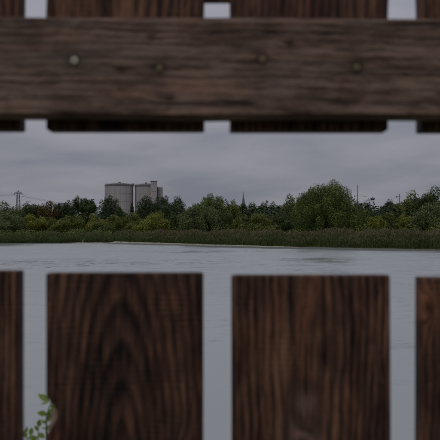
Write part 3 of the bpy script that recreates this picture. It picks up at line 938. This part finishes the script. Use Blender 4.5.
def board_mesh(name, half, z0, z1, thick, left=None, n=14, bev=0.0013, jit=0.0008, zs=None, wav=0.0):
    """board along local Z: front face at y=0, back at y=thick"""
    zs = list(zs) if zs is not None else list(np.linspace(z0, z1, n))
    secs = [(z0, bev)] + [(min(max(z, z0 + bev), z1 - bev), 0.0) for z in zs] + [(z1, bev)]
    V, Fc = [], []
    ph = random.uniform(0, 6)
    for z, ins in secs:
        a = -half + random.uniform(-jit, jit) + ins + wav * math.sin(z * 21 + ph)
        b = half + random.uniform(-jit, jit) - ins + wav * math.sin(z * 17 + ph * 2)
        if left: a = max(a, left(z) + ins)
        i = ins; c = bev
        V += [(a + c, i, z), (b - c, i, z), (b, i + c, z), (b, thick - c - i, z), (b - c, thick - i, z), (a + c, thick - i, z), (a, thick - c - i, z), (a, i + c, z)]
    for s in range(len(secs) - 1):
        for q in range(8):
            Fc.append((s * 8 + q, s * 8 + (q + 1) % 8, (s + 1) * 8 + (q + 1) % 8, (s + 1) * 8 + q))
    Fc.append(tuple(range(8))[::-1]); e = (len(secs) - 1) * 8
    Fc.append(tuple(e + q for q in range(8)))
    me = bpy.data.meshes.new(name); me.from_pydata(V, [], Fc); me.update()
    return me

fence = empty('viewing_screen_fence', (0, FD, 0.95), 'dark brown wooden screen fence with a viewing slot between its boards', 'fence')
def local(x, y, z): return (x, y - FD, z - 0.95)

# gap centres/edges in photo pixels: board spans (left, right) upper and lower
up = [(-130.0, 19.6), (46.3, 204.2), (229.5, 388.8), (421.5, 577.0)]
lo = [(-137.0, 18.8), (45.8, 203.0), (232.0, 390.8), (420.0, 577.0)]
def extend(spans, n):
    s = list(spans)
    while len(s) < n + 4:
        g = random.uniform(22, 29); w = random.uniform(153, 159)
        s.append((s[-1][1] + g, s[-1][1] + g + w))
        g = random.uniform(22, 29); w = random.uniform(153, 159)
        s.insert(0, (s[0][0] - g - w, s[0][0] - g))
    return s
upx = extend(up, 16); lox = extend(lo, 16)
for a, b in upx:
    um = (a + b) / 2; half = (b - a) / 2 * k0
    vb = 130.4 + (um - 220) / 220 * 0.6
    zb = CAM_Z + (HOR - vb) * k0
    zt = 3.02 + random.uniform(-.008, .008)
    o = link('board', board_mesh('board', half, zb - 2.85, zt - 2.85, BT), W_gen, fence, local((um - 220) * k0, FD, 2.85))
for a, b in lox:
    um = (a + b) / 2; half = (b - a) / 2 * k0
    vt = 274.4 + (um - 220) / 220 * 2.6 + random.uniform(-.3, .3)
    zt = CAM_Z - (vt - HOR) * k0
    zr = 2.53
    mat = W_gen; left = None; zs = None
    if (a, b) == lo[1]:
        mat = W_arch
        VP = [396, 399, 401, 403, 405, 408, 411, 415, 418, 421, 424, 427, 430, 433, 436]
        UP = [40, 47.0, 49.6, 50.2, 53.6, 54.2, 57.0, 57.0, 57.0, 54.6, 53.8, 51.0, 50.2, 47.2, 40]
        def vz(v): return CAM_Z - (v - HOR) * k0 - zr
        def left(z, um=um):
            v = HOR + (CAM_Z - z - zr) / k0
            return (float(np.interp(v, VP, UP)) - um) * k0
        zs = list(np.linspace(1.0 - zr, vz(440), 5)) + [vz(v) for v in VP[::-1]] + list(np.linspace(vz(380), zt - zr, 4))
        # pale splintered slope at the foot of the notch
        fe = [((u - um) * k0, 0.0006 + random.uniform(0, .001), vz(v) - 0.0006) for u, v in ((58.4, 415), (56.4, 420), (53.4, 426), (50.6, 430), (47.4, 434))]
        be = [((u - um) * k0, BT - 0.001, vz(v) - 0.0006) for u, v in ((59.0, 408.5), (56.4, 410), (53.4, 411), (50.2, 413), (47.0, 416))]
        lw = [(x + 0.004, y, z - 0.004) for x, y, z in fe] + [(x + 0.004, y, z - 0.004) for x, y, z in be]
        nV = fe + be + lw
        nF = [(i_, i_ + 1, i_ + 6, i_ + 5) for i_ in range(4)] + [(i_ + 5, i_ + 6, i_ + 16, i_ + 15) for i_ in range(4)] + [(i_ + 10, i_ + 11, i_ + 1, i_) for i_ in range(4)]
        notch_me = bpy.data.meshes.new('splintered_edge'); notch_me.from_pydata(nV, [], nF); notch_me.update()
    elif (a, b) == lo[2]: mat = W_knot
    elif (a, b) == lo[3]: mat = W_side
    bo = link('board', board_mesh('board', half, 0.99 - zr, zt - zr, BT, left, zs=zs, **({'jit': 0.0} if left else {})), mat, fence, local((um - 220) * k0, FD, zr))
    if left:
        bo['label'] = 'board with a notch broken out of its left edge'
        link('splintered_edge', notch_me, simple_mat('bare_wood', (0.24, 0.165, 0.13), 0.8, 0.2, 0.45, 400.0), bo)

# short batten nailed across the back of the middle gap above the rail
kb = (FD + BT) / F
fx0, fx1 = (201.0 - 220) * kb, (233.0 - 220) * kb
fz = CAM_Z + (HOR - 0.8) * kb
MB().box(fx0, fx1, BT + 0.0006, BT + 0.009, fz - 2.85, fz + 0.13 - 2.85).build('batten', W_gen, fence, local(0, FD, 2.85))

XL = (upx[0][0] - 225) * k0; XR = (upx[-1][1] - 215) * k0
RY = FD - RT - 0.0004
kr = RY / F
def rail(zc, hh_, slope, name='rail'):
    L = XR - XL
    me = board_mesh(name, hh_, XL, XR, RT, n=40, bev=0.003, jit=0.0005, wav=0.0004)
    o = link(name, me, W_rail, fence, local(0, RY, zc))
    # local Z -> world X, local X -> world -Z : the long axis lies along the fence
    o.rotation_euler = (0, R(90) + slope, 0)
    return o
z_top = CAM_Z + (HOR - 17.3) * kr; z_bot = CAM_Z + (HOR - 117.2) * kr
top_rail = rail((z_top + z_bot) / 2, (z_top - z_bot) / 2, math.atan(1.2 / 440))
mid_rail = rail(2.02, 0.043, 0)
low_rail = rail(1.22, 0.043, 0)

# posts on the lake side
for xp in (-1.28, -0.62 + 0.0, 0.62, 1.28):
    pm = board_mesh('post', 0.045, 0.5 - 2.0, 3.0 - 2.0, 0.09, n=6, bev=0.004)
    link('post', pm, W_post, fence, local(xp, FD + BT + 0.0005, 2.0))

# screws
def screw_mat(name, c, metal, rough):
    t = NT(name)
    n = t.noise(t.co(), 900.0, 4)
    return t.done(t.bsdf(t.ramp(n, [(0.35, tuple(q * 0.55 for q in c)), (0.65, c)]), rough, 0.5, None, metal))
M_zinc = screw_mat('zinc_screw', (0.70, 0.66, 0.50), 0.35, 0.45)
M_brass = screw_mat('tarnished_screw', (0.30, 0.245, 0.12), 0.3, 0.5)
def screw_mesh(r):
    """countersunk head with a six-lobed recess, axis along -Y"""
    n = 24
    V, Fc = [], []
    def ringf(f, y):
        b = len(V)
        for q in range(n):
            a = 2 * math.pi * q / n
            rr = f(a)
            V.append((rr * math.cos(a), y, rr * math.sin(a)))
        return b
    star = lambda a: r * (0.40 + 0.10 * math.cos(6 * a))
    rs = [ringf(lambda a: r * 0.96, 0.0006), ringf(lambda a: r, -0.0006), ringf(lambda a: r * 0.9, -0.0012), ringf(star, -0.0013), ringf(lambda a: star(a) * 0.9, 0.0012)]
    for i, j in zip(rs, rs[1:]):
        for q in range(n): Fc.append((i + q, j + q, j + (q + 1) % n, i + (q + 1) % n))
    Fc.append(tuple(rs[-1] + q for q in range(n))[::-1])
    me = bpy.data.meshes.new('screw'); me.from_pydata(V, [], Fc); me.update()
    return me
SM_z, SM_b = screw_mesh(0.0033), screw_mesh(0.0027)
SM_b.materials.append(M_brass); SM_z.materials.append(M_zinc)
def screw(rail_o, x, z, me):
    o = bpy.data.objects.new('screw', me)
    col.objects.link(o)
    o.parent = rail_o
    loc = rail_o.matrix_basis.inverted() @ Vector(local(x, RY - 0.0002, z))
    o.location = loc
    o.rotation_euler = (0, -rail_o.rotation_euler.y + random.uniform(0, 1), 0)
    return o
seen = {1: [(74.5, 60.5, SM_z), (159.5, 68.5, SM_b)], 2: [(262.5, 59.5, SM_b), (356.5, 67.5, SM_b)]}
bpy.context.view_layer.update()
i0 = upx.index(up[0])
for i, (a, b) in enumerate(upx):
    pts = seen.get(i - i0)
    if pts:
        for u, v, me in pts: screw(top_rail, (u - 220) * kr, CAM_Z + (HOR - v) * kr, me)
    else:
        for u in (a + 28 + random.uniform(-4, 4), b - 40 + random.uniform(-6, 6)):
            if a < 440 and b > 0 and 0 < u < 440: continue
            screw(top_rail, (u - 220) * kr, CAM_Z + (HOR - random.uniform(58, 70)) * kr, SM_b)
for a, b in lox:
    for zc, ro in ((2.02, mid_rail), (1.22, low_rail)):
        for u in (a + 32, b - 36):
            screw(ro, (u + random.uniform(-4, 4) - 220) * kr, zc + random.uniform(-.008, .008), SM_b)

# ------------------------------------------------------------------ sapling behind the fence, seen in the left gap
def sapling():
    D = 1.30; k = D / F
    t = NT('sapling_leaf')
    geo = t.n.new('ShaderNodeNewGeometry')
    n = t.noise(t.co(), 60.0, 3)
    c = t.ramp(n, [(0.3, (0.16, 0.25, 0.040)), (0.7, (0.33, 0.46, 0.085))])
    a = t.bsdf(c, 0.45, 0.4)
    tr = t.n.new('ShaderNodeBsdfTranslucent'); t.l.new(c, tr.inputs['Color'])
    m = t.n.new('ShaderNodeMixShader'); m.inputs[0].default_value = 0.4
    t.l.new(a, m.inputs[1]); t.l.new(tr.outputs[0], m.inputs[2])
    M_leaf = t.done(m.outputs[0])
    M_stem = simple_mat('sapling_stem', (0.13, 0.16, 0.05), 0.7, 0.3, 0.2, 30.0)
    gx = (50 - 220) * k
    root = empty('sapling', (gx, D, 0.93), 'slender green-leaved sapling showing in the gap at the bottom left', 'plant')
    def P(u, v, dy=0.0): 
        p = px(u, v, D + dy); return Vector((p.x - gx, dy, p.z - 0.93))
    # leaf: folded blade with 3 sections
    lv = [(0, 0, 0), (.30, .21, .03), (.64, .20, .03), (1, 0, -.03), (.64, -.20, .03), (.30, -.21, .03), (.30, 0, -.015), (.62, 0, -.02)]
    lf = [(0, 6, 1), (1, 6, 7, 2), (2, 7, 3), (0, 5, 6), (5, 4, 7, 6), (4, 3, 7)]
    leaf_me = bpy.data.meshes.new('leaf'); leaf_me.from_pydata(lv, [], lf); leaf_me.update()
    leaf_me.polygons.foreach_set('use_smooth', [True] * len(lf)); leaf_me.materials.append(M_leaf)
    def leaf(u, v, du, dv, dy=0.0, L=None, roll=0.0, dyy=0.0):
        a = P(u, v, dy); b = P(u + du, v + dv, dy + dyy)
        d = b - a
        X = d.normalized(); up_ = Vector((random.uniform(-.2, .2), -0.75, 0.65)); 
        Z = (up_ - X * up_.dot(X)).normalized(); Y = Z.cross(X)
        mt = Matrix((X, Y, Z)).transposed() @ Matrix.Rotation(roll, 3, 'X')
        o = bpy.data.objects.new('leaf', leaf_me); col.objects.link(o); o.parent = root
        o.location = a; o.rotation_euler = mt.to_euler()
        o.scale = (d.length * 1.12, d.length * random.uniform(1.15, 1.5), d.length * 1.2)
    stems = [
        [(50, 620), (49, 520), (47, 455), (46.3, 430), (46.5, 416), (49, 407), (53, 402), (57, 399)],
        [(50, 600), (42, 520), (39, 460), (38.2, 440), (38.6, 424)],
        [(50, 600), (35, 520), (30, 460), (27, 440), (25, 430)],
    ]
    for si, s in enumerate(stems):
        pts = [Vector((0, 0.0, -0.05))] + [P(u, v, 0.02 * si) for u, v in s]
        MB().tube(pts, [0.0035] + list(np.linspace(0.0022, 0.0005, len(s))), 6).build('stem', M_stem, root, smooth=True)
    L = [  # start u,v, du,dv, roll
        (49, 402, -10, -7.5, 0.2), (49, 402.5, -8, 1.5, 0.5), (50, 401, 5.5, -4, -0.3), (53, 402, -4, -8, 0.9), (56, 400, 3, -8, 0.3),
        (52, 403, 6, 5, 0.2), (54.5, 401.5, 5, 2.5, -.4), (50, 405.5, 8, 4.5, 0.1), (48.5, 409, 8, 6, 0.3), (48, 410, 3.5, 8, .6),
        (47.5, 414.5, -9.5, -1.8, -0.2), (47, 415, 7, 1.5, 0.3), (46.5, 421, 5, -5, .2), (46.4, 429, -4.8, -1.2, 0.5), (46.4, 430, 6, -5, 0.1),
        (38.6, 427, 1.2, -7, 0.4), (38.5, 431, -3.5, -5, 0.0), (38.4, 434, 6, 3.5, 0.3), (38.4, 437, -5, 1.5, -.3), (44.5, 437, -5.5, -4, 0.1),
        (27, 438, -4, -7, .2), (27.5, 440, 5, -4.5, .2), (26, 433, 1, -6, .4), (30, 436, 2, -8, 0.3), (33, 446, 0.5, -10, .2), (33, 446, 5, -6, .4),
        (52, 406, 7, -1.5, .3), (50, 404, 6, -5, .2), (51, 409, 7, 2, -.2), (49, 411, 7.5, 3, .4), (48, 413, 6, 6, .2), (54, 402, 4.5, 6, .1), (47, 418, 6.5, -3, .3), (46.6, 424, -5, -4, .3), (47, 440, 5, -3, .1), (47, 446, -6, -2, .2), (48, 455, 7, -3, .1), (39, 450, -6, -3, .2), (30, 452, -7, 0, .1),
    ]
    for u, v, du, dv, ro in L:
        leaf(u, v, du, dv, random.uniform(-.015, .015), roll=ro, dyy=random.uniform(-.006, .006))
    for _ in range(26):      # lower leaves, below the frame
        si = random.randrange(3); v = random.uniform(462, 590)
        u = np.interp(v, [q[1] for q in stems[si][::-1]], [q[0] for q in stems[si][::-1]])
        leaf(u, v, random.choice((-1, 1)) * random.uniform(7, 12), random.uniform(-7, 3), 0.01 * si, roll=random.uniform(-.5, .5))
sapling()
